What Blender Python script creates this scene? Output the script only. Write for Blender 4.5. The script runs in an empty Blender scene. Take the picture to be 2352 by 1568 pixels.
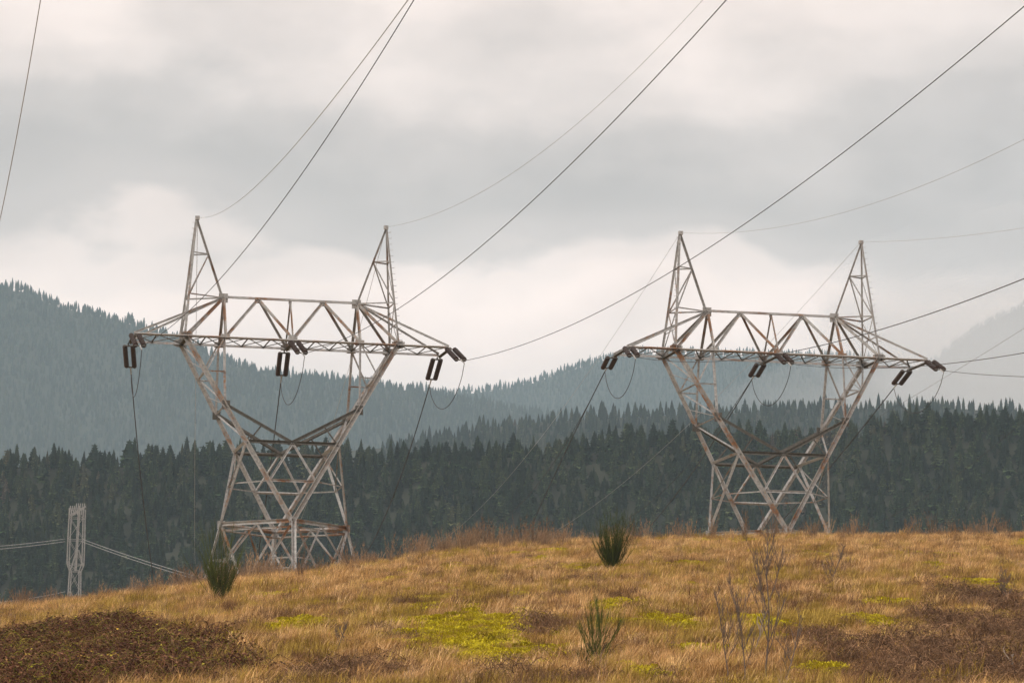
import bpy, bmesh, math, random
from mathutils import Vector, Matrix, noise as mn
random.seed(7)
R = math.radians
sc = bpy.context.scene
COL = sc.collection

# ---------------------------------------------------------------- camera model
F_PX, PIT, ROLL = 3329.09, R(8.2), R(0.995)
cp, sp, cr, sr = math.cos(PIT), math.sin(PIT), math.cos(ROLL), math.sin(ROLL)
KD = 1024 / 2352.0

def el_az(px, py):
    """direction of the photo point as (x/y, z/y)"""
    xr, zr = (px - 512) / F_PX, (341.4 - py) / F_PX
    x = xr * cr - zr * sr
    zc = xr * sr + zr * cr
    y = cp - zc * sp
    z = sp + zc * cp
    return x / y, z / y

def proj(p):
    x, y, z = p
    yc = y * cp + z * sp
    zc = -y * sp + z * cp
    if yc < 0.5: return None
    return 512 + F_PX * (x * cr + zc * sr) / yc, 341.4 - F_PX * (-x * sr + zc * cr) / yc

def interp(tab, x):
    if x <= tab[0][0]: return tab[0][1]
    for (a, b), (c, d) in zip(tab, tab[1:]):
        if x <= c:
            t = (x - a) / (c - a)
            return b + (d - b) * t
    return tab[-1][1]

def sstep(a, b, x):
    t = min(1, max(0, (x - a) / (b - a)))
    return t * t * (3 - 2 * t)

def profile(points, dist):
    """skyline table in photo pixels (2352 wide) -> (X, Z) table at a distance"""
    out = []
    for px, py in points:
        u, e = el_az(px * KD, py * KD)
        out.append((u * dist, e * dist))
    return out

def fbm(x, y, s, o=3, seed=0.0):
    v, a, t = 0, 1, 0
    for i in range(o):
        v += a * mn.noise(Vector((x / s, y / s, seed + i * 7.3)))
        t += a; a *= .5; s *= .5
    return v / t

# ---------------------------------------------------------------- materials
def nodemat(name):
    m = bpy.data.materials.new(name); m.use_nodes = True
    nt = m.node_tree
    return m, nt, nt.nodes['Principled BSDF']

def N(nt, t, **kw):
    n = nt.nodes.new(t)
    for k, v in kw.items():
        if hasattr(n, k): setattr(n, k, v)
        else: n.inputs[k].default_value = v
    return n

def ramp(nt, fac, stops, interp_='LINEAR'):
    n = nt.nodes.new('ShaderNodeValToRGB')
    cr_ = n.color_ramp; cr_.interpolation = interp_
    while len(cr_.elements) < len(stops): cr_.elements.new(0.5)
    for e, (p, c) in zip(cr_.elements, stops):
        e.position = p
        e.color = (c[0], c[1], c[2], 1) if hasattr(c, '__len__') else (c, c, c, 1)
    nt.links.new(fac, n.inputs[0])
    return n.outputs[0]

def mix(nt, fac, a, b, mode='MIX'):
    n = nt.nodes.new('ShaderNodeMix'); n.data_type = 'RGBA'; n.blend_type = mode
    for i, v in ((0, fac), (6, a), (7, b)):
        if hasattr(v, 'is_output') or isinstance(v, bpy.types.NodeSocket): nt.links.new(v, n.inputs[i])
        else: n.inputs[i].default_value = v if i == 0 else (*v, 1)
    return n.outputs[2]

def math_(nt, op, a, b=None, c=None):
    n = nt.nodes.new('ShaderNodeMath'); n.operation = op
    for i, v in enumerate((a, b, c)):
        if v is None: continue
        if isinstance(v, bpy.types.NodeSocket): nt.links.new(v, n.inputs[i])
        else: n.inputs[i].default_value = v
    return n.outputs[0]

def noise_tex(nt, vec, scale, detail=4, rough=.55):
    n = nt.nodes.new('ShaderNodeTexNoise')
    n.inputs['Scale'].default_value = scale; n.inputs['Detail'].default_value = detail
    n.inputs['Roughness'].default_value = rough
    if vec is not None: nt.links.new(vec, n.inputs['Vector'])
    return n.outputs['Fac']

def steel_material(name, rust, base=(.44, .43, .40), scale=.45, seed=0):
    m, nt, b = nodemat(name)
    geo = N(nt, 'ShaderNodeNewGeometry')
    mp = N(nt, 'ShaderNodeMapping'); nt.links.new(geo.outputs['Position'], mp.inputs[0])
    mp.inputs['Location'].default_value = (seed, seed * 2, 0)
    n1 = noise_tex(nt, mp.outputs[0], scale, 4, .6)
    n2 = noise_tex(nt, mp.outputs[0], 5.0, 5, .6)
    s = math_(nt, 'ADD', math_(nt, 'MULTIPLY', n1, .66), math_(nt, 'MULTIPLY', n2, .34))
    f = ramp(nt, s, [(rust - .045, 0), (rust + .045, 1)])
    g = ramp(nt, n2, [(.3, tuple(c * .5 for c in base)), (.7, tuple(c * 1.15 for c in base))])
    rc = ramp(nt, n2, [(.3, (.09, .042, .022)), (.5, (.19, .095, .045)), (.72, (.33, .18, .085))])
    c = mix(nt, f, g, rc)
    nt.links.new(c, b.inputs['Base Color'])
    b.inputs['Roughness'].default_value = .62
    nt.links.new(ramp(nt, f, [(0, .15), (1, 0)]), b.inputs['Metallic'])
    return m

M_STEEL = steel_material('weathered_galvanised_steel', .585, base=(.45, .455, .45))
M_RUSTY = steel_material('rust_streaked_steel', .54, base=(.42, .42, .405), seed=11)
M_DARK = steel_material('dark_rusted_fittings_and_underside_shade', .66, base=(.12, .115, .10), seed=5)  # dark base also paints underside shade onto the waist beams

def plain(name, col, rough=.6, metal=0, var=.25, scale=3.0):
    m, nt, b = nodemat(name)
    geo = N(nt, 'ShaderNodeNewGeometry')
    n = noise_tex(nt, geo.outputs['Position'], scale, 4)
    nt.links.new(ramp(nt, n, [(.3, tuple(c * (1 - var) for c in col)), (.7, tuple(min(1, c * (1 + var)) for c in col))]), b.inputs['Base Color'])
    b.inputs['Roughness'].default_value = rough; b.inputs['Metallic'].default_value = metal
    return m

M_PORC = plain('brown_glazed_porcelain', (.030, .012, .007), .3)
M_WIRE = plain('dark_aluminium_conductor', (.045, .045, .045), .85)
M_WIRE_PALE = plain('pale_steel_wire', (.42, .43, .43), .5)
M_ALU = plain('grey_aluminium_sleeve', (.45, .45, .43), .45, .3)
M_FARSTEEL = plain('bright_galvanised_steel', (.32, .32, .31), .5, .1)

def foliage_mat(name, stops, locscale=None, attr=True, rough=.9, noise_mix=.5, trans=0.0, perleaf=0.0):
    """colour varies per plant (object info) and per leaf (attribute 'tint')"""
    m, nt, b = nodemat(name)
    oi = N(nt, 'ShaderNodeObjectInfo')
    f = oi.outputs['Random']
    if locscale:
        n = noise_tex(nt, oi.outputs['Location'], locscale, 3, .6)
        n = ramp(nt, n, [(.32, 0), (.68, 1)])
        f = math_(nt, 'ADD', math_(nt, 'MULTIPLY', f, 1 - noise_mix), math_(nt, 'MULTIPLY', n, noise_mix))
    if perleaf:
        a0 = N(nt, 'ShaderNodeAttribute'); a0.attribute_name = 'tint'
        lf = math_(nt, 'FRACT', math_(nt, 'ADD', math_(nt, 'MULTIPLY', a0.outputs['Fac'], 9.7), f))
        f = math_(nt, 'ADD', math_(nt, 'MULTIPLY', lf, perleaf), math_(nt, 'MULTIPLY', f, 1 - perleaf))
    c = ramp(nt, f, stops)
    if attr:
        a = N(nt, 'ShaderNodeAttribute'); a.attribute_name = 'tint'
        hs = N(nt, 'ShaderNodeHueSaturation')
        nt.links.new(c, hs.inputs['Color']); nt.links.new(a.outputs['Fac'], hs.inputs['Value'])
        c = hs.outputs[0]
    nt.links.new(c, b.inputs['Base Color'])
    b.inputs['Roughness'].default_value = rough
    b.inputs['Specular IOR Level'].default_value = .15
    if trans:
        t = N(nt, 'ShaderNodeBsdfTranslucent'); nt.links.new(c, t.inputs[0])
        ms = N(nt, 'ShaderNodeMixShader'); ms.inputs[0].default_value = trans
        nt.links.new(b.outputs[0], ms.inputs[1]); nt.links.new(t.outputs[0], ms.inputs[2])
        nt.links.new(ms.outputs[0], nt.nodes['Material Output'].inputs[0])
    return m

M_CONIFER = foliage_mat('conifer_needles', [(0, (.008, .018, .009)), (.3, (.018, .038, .016)), (.55, (.042, .074, .030)), (.76, (.078, .108, .048)), (.88, (.12, .13, .065)), (.94, (.15, .125, .09)), (1, (.19, .15, .12))], .012, noise_mix=.3)
M_GRASS = foliage_mat('dry_grass', [(0, (.13, .07, .028)), (.18, (.28, .165, .06)), (.36, (.52, .31, .115)), (.52, (.72, .46, .20)), (.66, (.84, .58, .31)), (.78, (.64, .45, .12)), (.89, (.42, .33, .05)), (1, (.24, .20, .02))], .9, noise_mix=.80, trans=.2)
M_MOSSY = foliage_mat('moss_cushion', [(0, (.22, .18, .012)), (.5, (.50, .42, .016)), (1, (.74, .64, .03))], .5, trans=.1)
M_BRACKEN = foliage_mat('dead_bracken', [(0, (.05, .030, .018)), (.4, (.12, .070, .040)), (.75, (.25, .15, .085)), (1, (.44, .29, .17))], .35, trans=.1, perleaf=.6)
M_BRAMBLE = foliage_mat('bramble_leaves', [(0, (.045, .02, .014)), (.4, (.12, .055, .032)), (.68, (.24, .125, .07)), (.78, (.12, .10, .025)), (.88, (.20, .20, .025)), (.94, (.46, .42, .05)), (1, (.62, .34, .07))], None, trans=.15, perleaf=.85)
M_WEED = foliage_mat('dead_weed_stalks', [(0, (.12, .08, .055)), (.5, (.27, .18, .11)), (1, (.48, .34, .21))], .5)
M_BROOM = foliage_mat('broom_stems', [(0, (.050, .066, .014)), (1, (.10, .118, .030))])
M_BROOMWOOD = plain('broom_wood', (.06, .045, .028), .9)
M_BARK = plain('sapling_bark', (.14, .105, .082), .85, scale=6)
M_PALEBARK = plain('pale_dead_stem', (.40, .34, .28), .85, scale=6)

# ---------------------------------------------------------------- object helpers
def tag(o, label=None, cat=None, group=None, kind=None):
    if label: o['label'] = label
    if cat: o['category'] = cat
    if group: o['group'] = group
    if kind: o['kind'] = kind
    return o

def empty(name, loc=(0, 0, 0), rz=0):
    o = bpy.data.objects.new(name, None); COL.objects.link(o)
    o.location = loc; o.rotation_euler = (0, 0, rz); o.empty_display_size = .5
    return o

class MB:
    def __init__(s): s.v = []; s.f = []; s.t = []; s.smooth = False
    def quad(s, a, b, c, d, t=1.0):
        n = len(s.v); s.v += [a, b, c, d]; s.f.append((n, n + 1, n + 2, n + 3)); s.t += [t] * 4
    def tri(s, a, b, c, t=1.0):
        n = len(s.v); s.v += [a, b, c]; s.f.append((n, n + 1, n + 2)); s.t += [t] * 3
    def box(s, o, ax, ay, az, t=1.0):
        """box centred at o with half-axis vectors"""
        n = len(s.v)
        for i in (-1, 1):
            for j in (-1, 1):
                for k in (-1, 1):
                    s.v.append(o + ax * i + ay * j + az * k)
        for q in ((0, 1, 3, 2), (4, 6, 7, 5), (0, 4, 5, 1), (2, 3, 7, 6), (0, 2, 6, 4), (1, 5, 7, 3)):
            s.f.append(tuple(n + i for i in q))
        s.t += [t] * 8
    def angle(s, p, q, w, th=None, ref=None, plates=0):
        """steel angle section: two flanges meeting at the heel"""
        p, q = Vector(p), Vector(q); d = q - p; L = d.length
        if L < 1e-6: return
        d /= L
        ref = Vector(ref) if ref is not None else Vector((0, -1, .35))
        a = ref - d * ref.dot(d)
        if a.length < .05: a = Vector((1, .2, 0)) - d * Vector((1, .2, 0)).dot(d)
        a.normalize(); b = d.cross(a).normalized()
        th = th or w * .12
        c = (p + q) / 2
        u, v_ = (a + b).normalized(), (a - b).normalized()
        s.box(c + u * (w * .5) - u * w * .25 , d * (L / 2), u * (w / 2), v_ * (th / 2))
        s.box(c - u * w * .25 + v_ * (w / 2 + th * .5), d * (L / 2 - .002), v_ * (w / 2), u * (th / 2))
    def tube(s, pts, rad, n=6, t=1.0, cap=True):
        pts = [Vector(p) for p in pts]; m = len(pts)
        base = len(s.v)
        up = None
        for i, p in enumerate(pts):
            d = (pts[min(i + 1, m - 1)] - pts[max(i - 1, 0)])
            if d.length < 1e-9: d = Vector((0, 0, 1))
            d.normalize()
            if up is None:
                up = Vector((0, 0, 1)) if abs(d.z) < .9 else Vector((1, 0, 0))
            a = up - d * up.dot(d)
            if a.length < 1e-4: a = Vector((1, 0, 0)) - d * d.x
            a.normalize(); up = a
            b = d.cross(a)
            r = rad(i / (m - 1)) if callable(rad) else rad
            for k in range(n):
                an = 2 * math.pi * k / n
                s.v.append(p + a * (r * math.cos(an)) + b * (r * math.sin(an)))
        for i in range(m - 1):
            for k in range(n):
                k2 = (k + 1) % n
                s.f.append((base + i * n + k, base + i * n + k2, base + (i + 1) * n + k2, base + (i + 1) * n + k))
        if cap:
            s.f.append(tuple(base + k for k in range(n))[::-1])
            s.f.append(tuple(base + (m - 1) * n + k for k in range(n)))
        s.t += [t] * (m * n)
    def lathe(s, p, axis, prof, n=12):
        """prof: list of (distance along axis, radius)"""
        axis = Vector(axis).normalized(); p = Vector(p)
        a = axis.orthogonal().normalized(); b = axis.cross(a)
        base = len(s.v)
        for h, r in prof:
            for k in range(n):
                an = 2 * math.pi * k / n
                s.v.append(p + axis * h + a * (r * math.cos(an)) + b * (r * math.sin(an)))
        for i in range(len(prof) - 1):
            for k in range(n):
                k2 = (k + 1) % n
                s.f.append((base + i * n + k, base + i * n + k2, base + (i + 1) * n + k2, base + (i + 1) * n + k))
        s.f.append(tuple(base + k for k in range(n))[::-1])
        s.f.append(tuple(base + (len(prof) - 1) * n + k for k in range(n)))
        s.t += [1.0] * (len(prof) * n)
    def mesh(s, name, mat):
        me = bpy.data.meshes.new(name)
        me.from_pydata([tuple(v) for v in s.v], [], s.f)
        at = me.attributes.new('tint', 'FLOAT', 'POINT')
        at.data.foreach_set('value', s.t)
        if s.smooth: me.polygons.foreach_set('use_smooth', [True] * len(me.polygons))
        me.materials.append(mat); me.update()
        return me
    def build(s, name, mat, parent=None, link=True):
        o = bpy.data.objects.new(name, s.mesh(name, mat))
        if link: COL.objects.link(o)
        if parent: o.parent = parent
        return o

# ---------------------------------------------------------------- ground
CREST = profile([(-500, 1418), (0, 1408), (200, 1392), (400, 1362), (560, 1336), (700, 1322), (820, 1305), (1000, 1270),
                 (1100, 1256), (1300, 1244), (1500, 1236), (1800, 1231), (2352, 1229), (2900, 1232)], 215.0)
FOOT = profile([(-1200, 1650), (0, 1650), (1176, 1650), (2352, 1650), (3600, 1650)], 66.0)

def ground_z(x, y):
    zc = interp(CREST, x); zb = interp(FOOT, x)
    if y < 66:
        if y < 4: z = -1.7
        else: z = -1.7 + (zb + 1.7) * ((y - 4) / 62.0)
    elif y < 215:
        t = (y - 66) / 149.0
        z = zb + (zc - zb) * t
    else:
        z = zc
    if y > 205:
        s_ = (zc - zb) / 149.0
        t = sstep(205, 240, y)
        z = z - t * max(0, s_) * 2.0
        tower = 16.6 - 4.6 * (1 - sstep(-36, -23, x))
        z = z * (1 - sstep(218, 246, y)) + tower * sstep(218, 246, y)
    if y > 272:
        z = z + (-45 - z) * sstep(272, 620, y)
    near = sstep(20, 60, y) * (1 - sstep(260, 330, y)) * (1 - sstep(70, 160, abs(x)))
    if near > 0:
        a = 1 - .65 * sstep(190, 212, y)
        z += near * a * (.32 * fbm(x, y, 9, 3) + .10 * fbm(x, y, 1.7, 2, 4))
    # far country side
    if abs(x) > 90:
        z += (-45 - z) * sstep(90, 420, abs(x)) * sstep(150, 500, y + 200)
    return z

def ray_ground(dx, dy):
    """world point on the slope seen at a photo pixel (2352 wide)"""
    u, e = el_az(dx * KD, dy * KD)
    y = 60.0
    while y < 235:
        if ground_z(u * y, y) >= e * y: break
        y += .5
    return Vector((u * y, y, ground_z(u * y, y)))

# patches on the slope, each (photo x, photo y, half width, half height) as seen on the ground
def patch_set(lst):
    out = []
    for dx, dy, w, h in lst:
        c = ray_ground(dx, dy)
        l = ray_ground(dx - w, dy); 
        t = ray_ground(dx, max(dy - h, 1240)); b = ray_ground(dx, min(dy + h, 1600))
        out.append((c.x, c.y, abs(c.x - l.x), max(2.0, abs(t.y - b.y) / 2)))
    return out

MOSS = patch_set([(1090, 1440, 210, 48), (1160, 1505, 150, 32), (980, 1440, 120, 22), (690, 1440, 90, 20), (1200, 1440, 60, 20),
                  (1430, 1385, 60, 12), (1540, 1430, 90, 18), (1745, 1432, 80, 18), (1390, 1400, 50, 15), (2060, 1390, 90, 14),
                  (2010, 1425, 70, 12), (2240, 1345, 70, 14), (1900, 1545, 80, 16), (1060, 1308, 40, 6), (1230, 1290, 40, 6),
                  (1590, 1300, 60, 6), (1850, 1275, 60, 6), (880, 1335, 40, 7), (500, 1470, 60, 14), (640, 1370, 60, 8),
                  (2140, 1300, 40, 6), (1290, 1265, 60, 5), (1180, 1370, 40, 8), (1480, 1545, 60, 12), (1600, 1500, 80, 16), (330, 1500, 60, 14)])
BROWN_R = patch_set([(2300, 1400, 110, 45), (2330, 1480, 200, 60), (2150, 1500, 150, 40), (1980, 1520, 110, 40), (2200, 1560, 300, 50), (1880, 1480, 70, 16)])
BROWN_L = patch_set([(60, 1500, 240, 45), (260, 1520, 200, 50), (440, 1545, 120, 35), (100, 1560, 400, 40), (200, 1460, 110, 18)])
BROWN_M = patch_set([(1245, 1445, 55, 20), (780, 1568, 160, 16), (1300, 1572, 200, 12)])

def patchy(ps, x, y, sc_, seed, k=1.5):
    v = in_patch(ps, x, y)
    return v * 1.2 + fbm(x, y, sc_, 4, seed) * k * 1.3 if v > 0 else -1

def in_patch(ps, x, y):
    v = 0
    for cx, cy, rx, ry in ps:
        d = ((x - cx) / rx) ** 2 + ((y - cy) / ry) ** 2
        if d < 2.2:
            v = max(v, 1.25 - d)
    return v

def moss_at(x, y):
    a = in_patch(MOSS, x, y)
    n = fbm(x, y, 2.2, 3, 20)
    g = fbm(x, y * .6, 7.0, 2, 31)
    return max(a * 1.35 + n * 2.0 - .35 if a > 0 else -1, (g - .16) * 1.6 + n * 2.0 - .22)

def steps(a, b, n): return [a + (b - a) * i / n for i in range(n)]
gx = [-9000, -6000, -4000, -2500, -1500, -900, -600, -400, -280, -200, -150, -120] + steps(-95, 105, 250) + [105, 130, 160, 210, 290, 400, 600, 900, 1500, 2500, 4000, 6000, 9000]
gy = [-600, -300, -100, -40, -10, 0, 4, 12, 20, 30, 40, 50] + steps(56, 300, 330) + [300, 315, 330, 350, 375, 400, 440, 480, 520, 560, 620, 700, 900, 1300, 2000, 3000, 4500, 6500, 9200]
verts = []; moss = []; brown = []
for y in gy:
    for x in gx:
        verts.append((x, y, ground_z(x, y)))
        near = 50 < y < 300 and abs(x) < 110
        moss.append(max(0, min(1, moss_at(x, y) * 1.6)) if near else 0)
        brown.append(max(0, min(1, .8 * max(in_patch(BROWN_R, x, y), in_patch(BROWN_L, x, y), in_patch(BROWN_M, x, y)) + fbm(x, y, 2, 2, 9) * .5)) if near else 0)
nx = len(gx)
faces = [(j * nx + i, j * nx + i + 1, (j + 1) * nx + i + 1, (j + 1) * nx + i) for j in range(len(gy) - 1) for i in range(nx - 1)]
me = bpy.data.meshes.new('ground'); me.from_pydata(verts, [], faces)
for nm, dat in (('moss', moss), ('brown', brown)):
    at = me.attributes.new(nm, 'FLOAT', 'POINT'); at.data.foreach_set('value', dat)
me.polygons.foreach_set('use_smooth', [True] * len(me.polygons))
m, nt, b = nodemat('hillside_soil_and_thatch')
geo = N(nt, 'ShaderNodeNewGeometry')
n1 = noise_tex(nt, geo.outputs['Position'], .5, 6, .65); n2 = noise_tex(nt, geo.outputs['Position'], 6, 6, .7)
c = ramp(nt, n1, [(.3, (.13, .075, .035)), (.5, (.24, .15, .06)), (.7, (.34, .24, .08))])
c = mix(nt, ramp(nt, n2, [(.35, .55), (.6, 0)]), c, (.10, .058, .03))
am = N(nt, 'ShaderNodeAttribute'); am.attribute_name = 'moss'
ab = N(nt, 'ShaderNodeAttribute'); ab.attribute_name = 'brown'
mc = ramp(nt, n2, [(.3, (.14, .11, .012)), (.55, (.38, .31, .02)), (.75, (.56, .47, .03))])
c = mix(nt, am.outputs['Fac'], c, mc)
c = mix(nt, math_(nt, 'MULTIPLY', ab.outputs['Fac'], .8), c, ramp(nt, n2, [(.3, (.05, .028, .018)), (.7, (.17, .10, .06))]))
nt.links.new(c, b.inputs['Base Color']); b.inputs['Roughness'].default_value = .95; b.inputs['Specular IOR Level'].default_value = .1
bp = N(nt, 'ShaderNodeBump'); bp.inputs['Strength'].default_value = .6; bp.inputs['Distance'].default_value = .15
nt.links.new(n2, bp.inputs['Height']); nt.links.new(bp.outputs[0], b.inputs['Normal'])
me.materials.append(m)
g = bpy.data.objects.new('ground', me); COL.objects.link(g)
tag(g, 'hillside of dry tan grass thatch with patches of yellow green moss', 'ground', kind='structure')

# ---------------------------------------------------------------- instancing helper (only for uncountable growth)
def source_collection(name, objs):
    c = bpy.data.collections.new(name)
    for o in objs: c.objects.link(o)
    return c

def scatter(name, pts, coll, label, cat, mat):
    """pts: list of (x,y,z,scale,rotz,index,tilt)"""
    me = bpy.data.meshes.new(name)
    me.from_pydata([p[:3] for p in pts], [], [])
    a = me.attributes.new('scl', 'FLOAT', 'POINT'); a.data.foreach_set('value', [p[3] for p in pts])
    a = me.attributes.new('rot', 'FLOAT_VECTOR', 'POINT')
    a.data.foreach_set('vector', [q for p in pts for q in (p[6] * math.cos(p[4]), p[6] * math.sin(p[4]), p[4])])
    a = me.attributes.new('idx', 'INT', 'POINT'); a.data.foreach_set('value', [p[5] for p in pts])
    o = bpy.data.objects.new(name, me); COL.objects.link(o)
    ng = bpy.data.node_groups.new(name + '_nodes', 'GeometryNodeTree')
    ng.interface.new_socket('Geometry', in_out='INPUT', socket_type='NodeSocketGeometry')
    ng.interface.new_socket('Geometry', in_out='OUTPUT', socket_type='NodeSocketGeometry')
    gi = ng.nodes.new('NodeGroupInput'); go = ng.nodes.new('NodeGroupOutput')
    ip = ng.nodes.new('GeometryNodeInstanceOnPoints')
    ci = ng.nodes.new('GeometryNodeCollectionInfo'); ci.inputs['Collection'].default_value = coll
    ci.inputs['Separate Children'].default_value = True; ci.inputs['Reset Children'].default_value = True
    ip.inputs['Pick Instance'].default_value = True
    def att(nm, ty):
        n = ng.nodes.new('GeometryNodeInputNamedAttribute'); n.data_type = ty; n.inputs[0].default_value = nm
        return n.outputs[0]
    L = ng.links.new
    L(gi.outputs[0], ip.inputs['Points']); L(ci.outputs[0], ip.inputs['Instance'])
    L(att('idx', 'INT'), ip.inputs['Instance Index'])
    e2r = ng.nodes.new('FunctionNodeEulerToRotation'); L(att('rot', 'FLOAT_VECTOR'), e2r.inputs[0]); L(e2r.outputs[0], ip.inputs['Rotation'])
    L(att('scl', 'FLOAT'), ip.inputs['Scale'])
    L(ip.outputs[0], go.inputs[0])
    md = o.modifiers.new('scatter', 'NODES'); md.node_group = ng
    return tag(o, label, cat, kind='stuff')

# ---------------------------------------------------------------- conifers
def conifer(name, seed, slim=1.0, whorls=17, per=9, blunt=0.0):
    rnd = random.Random(seed)
    mb = MB()
    mb.tube([(0, 0, -.05), (0, 0, .5), (0, 0, 1.0)], lambda t: .0085 * (1 - t) + .0008, 5, .5)
    # inner mass, tinted dark to paint the shade between branches
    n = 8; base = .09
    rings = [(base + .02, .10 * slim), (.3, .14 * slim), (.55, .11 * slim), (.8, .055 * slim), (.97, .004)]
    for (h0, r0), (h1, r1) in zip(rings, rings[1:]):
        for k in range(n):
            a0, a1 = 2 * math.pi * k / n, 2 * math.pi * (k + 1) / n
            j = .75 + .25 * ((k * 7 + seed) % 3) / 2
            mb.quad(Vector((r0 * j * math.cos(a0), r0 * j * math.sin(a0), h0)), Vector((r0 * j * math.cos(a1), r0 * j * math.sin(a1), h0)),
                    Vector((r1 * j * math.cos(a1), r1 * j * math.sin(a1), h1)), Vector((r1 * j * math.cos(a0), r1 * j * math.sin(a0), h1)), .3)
    for w in range(whorls):
        t = w / (whorls - 1)
        h = base + (1 - base) * (t ** .92) * .985
        rr = slim * ((.27 - .05 * blunt) * (1 - t) ** (.72 - .5 * blunt) + .006) * rnd.uniform(.74, 1.18)
        if t < .12: rr *= .7 + 2.5 * t
        k0 = rnd.random() * 6.28
        m_ = max(5, int(per * (1 - .45 * t)))
        for k in range(m_):
            if rnd.random() < .07: continue
            a = k0 + 2 * math.pi * k / m_ + rnd.uniform(-.25, .25)
            r = rr * rnd.uniform(.62, 1.12)
            hh = h + rnd.uniform(-.012, .012)
            d = Vector((math.cos(a), math.sin(a), 0)); p = Vector((-math.sin(a), math.cos(a), 0))
            droop = r * rnd.uniform(.15, .5) * (1 - t * .9)
            wd = r * rnd.uniform(.28, .42)
            o_ = Vector((0, 0, hh + r * .12)); mid = d * (r * .55) + Vector((0, 0, hh - droop * .25)); tip = d * r + Vector((0, 0, hh - droop))
            tint = rnd.uniform(.35, 1.6)
            mb.quad(o_, mid - p * wd, tip, mid + p * wd, tint)
            lowr = mid + Vector((0, 0, -r * .33)) 
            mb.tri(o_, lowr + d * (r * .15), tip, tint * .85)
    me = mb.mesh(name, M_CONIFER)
    o = bpy.data.objects.new(name, me)
    return o

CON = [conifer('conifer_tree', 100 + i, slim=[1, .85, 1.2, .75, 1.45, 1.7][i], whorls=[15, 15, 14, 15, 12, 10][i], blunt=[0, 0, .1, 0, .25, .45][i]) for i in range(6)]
CON_COLL = source_collection('conifer_sources', CON)
CONF = [conifer('distant_conifer', 200 + i, slim=[1, .85, 1.15, .8][i], whorls=9, per=6) for i in range(4)]
CONF_COLL = source_collection('distant_conifer_sources', CONF)

m, nt, b = nodemat('forest_floor')
geo = N(nt, 'ShaderNodeNewGeometry')
nt.links.new(ramp(nt, noise_tex(nt, geo.outputs['Position'], .02, 6), [(.3, (.015, .02, .012)), (.7, (.035, .04, .024))]), b.inputs['Base Color'])
b.inputs['Roughness'].default_value = 1
M_FLOOR = m

def hill(name, label, sky, dist, y0, z0, shape, tree_h, margin, back=500, lump=0.0, lscale=300, nxs=90, nys=60):
    """forested hill: returns a height function; terrain is a structure"""
    tab = [(x, z - tree_h * .85) for x, z in profile(sky, dist)]
    x0, x1 = tab[0][0], tab[-1][0]
    def hz(x, y):
        zr = interp(tab, x * (dist / max(y, y0 * .6)) if y < dist else x)
        t = (y - y0) / (dist - y0)
        if t <= 0: return z0 + t * 60
        if t >= 1: return zr - (y - dist) * .22
        z = z0 + (zr - z0) * (t ** shape)
        return z + lump * fbm(x, y, lscale, 3, dist) * math.sin(math.pi * min(1, t)) ** .7
    vs, fs = [], []
    xs = [x0 + (x1 - x0) * i / nxs for i in range(nxs + 1)]
    ys = [y0 - 150 + (dist + back - y0 + 150) * j / nys for j in range(nys + 1)]
    for y in ys:
        for x in xs:
            vs.append((x, y, hz(x, y)))
    for x in xs:  pass
    n = len(xs)
    fs = [(j * n + i, j * n + i + 1, (j + 1) * n + i + 1, (j + 1) * n + i) for j in range(nys) for i in range(nxs)]
    me = bpy.data.meshes.new(name); me.from_pydata(vs, [], fs)
    me.polygons.foreach_set('use_smooth', [True] * len(fs)); me.materials.append(M_FLOOR)
    o = bpy.data.objects.new(name, me); COL.objects.link(o)
    tag(o, label, 'hill', kind='structure')
    return hz

def trees_on(hz, y0, y1, spacing, hrange, crest_cut, xmargin=60, nsrc=6, seed=1, clear=None):
    rnd = random.Random(seed)
    pts = []
    y = y0
    while y < y1:
        xl, _ = el_az(-xmargin, 300); xr, _ = el_az(1024 + xmargin, 300)
        x = xl * y
        while x < xr * y:
            px, py = x + rnd.uniform(-.85, .85) * spacing, y + rnd.uniform(-.85, .85) * spacing
            x += spacing
            z = hz(px, py)
            h = (hrange[0] + (hrange[1] - hrange[0]) * rnd.random() ** 1.4) * (1 + .45 * fbm(px, py, 45, 3, 50))
            if rnd.random() < .05: h *= 1.12
            if clear and clear(px, py): continue
            q = proj((px, py, z + h))
            if q is None or q[1] > crest_cut(q[0]): continue
            pts.append([px, py, z - .5, h, rnd.random() * 6.28, rnd.randrange(nsrc), rnd.uniform(0, .035), q[1]])
        y += spacing
    return pts

CRPX = [(0, 1385), (200, 1368), (400, 1348), (560, 1330), (820, 1300), (1000, 1268), (1100, 1256), (1300, 1244), (1500, 1236), (2352, 1229)]
cut = lambda px: interp(CRPX, px / KD) * KD + 6

# near dark forest
SKY1 = [(-900, 1010), (0, 1012), (450, 1010), (700, 1005), (900, 1000), (1150, 988), (1300, 990), (1450, 962), (1650, 962), (1700, 955), (1850, 972),
        (2000, 938), (2150, 918), (2352, 925), (2800, 915), (3300, 920)]
h1 = hill('forest_hill', 'dark forested hillside behind the pylons', SKY1, 1240, 1125, 66, 1.0, 11, 60, lump=8, lscale=90)
P1 = trees_on(h1, 1110, 1275, 3.6, (4.5, 10.5), cut, seed=3)
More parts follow.
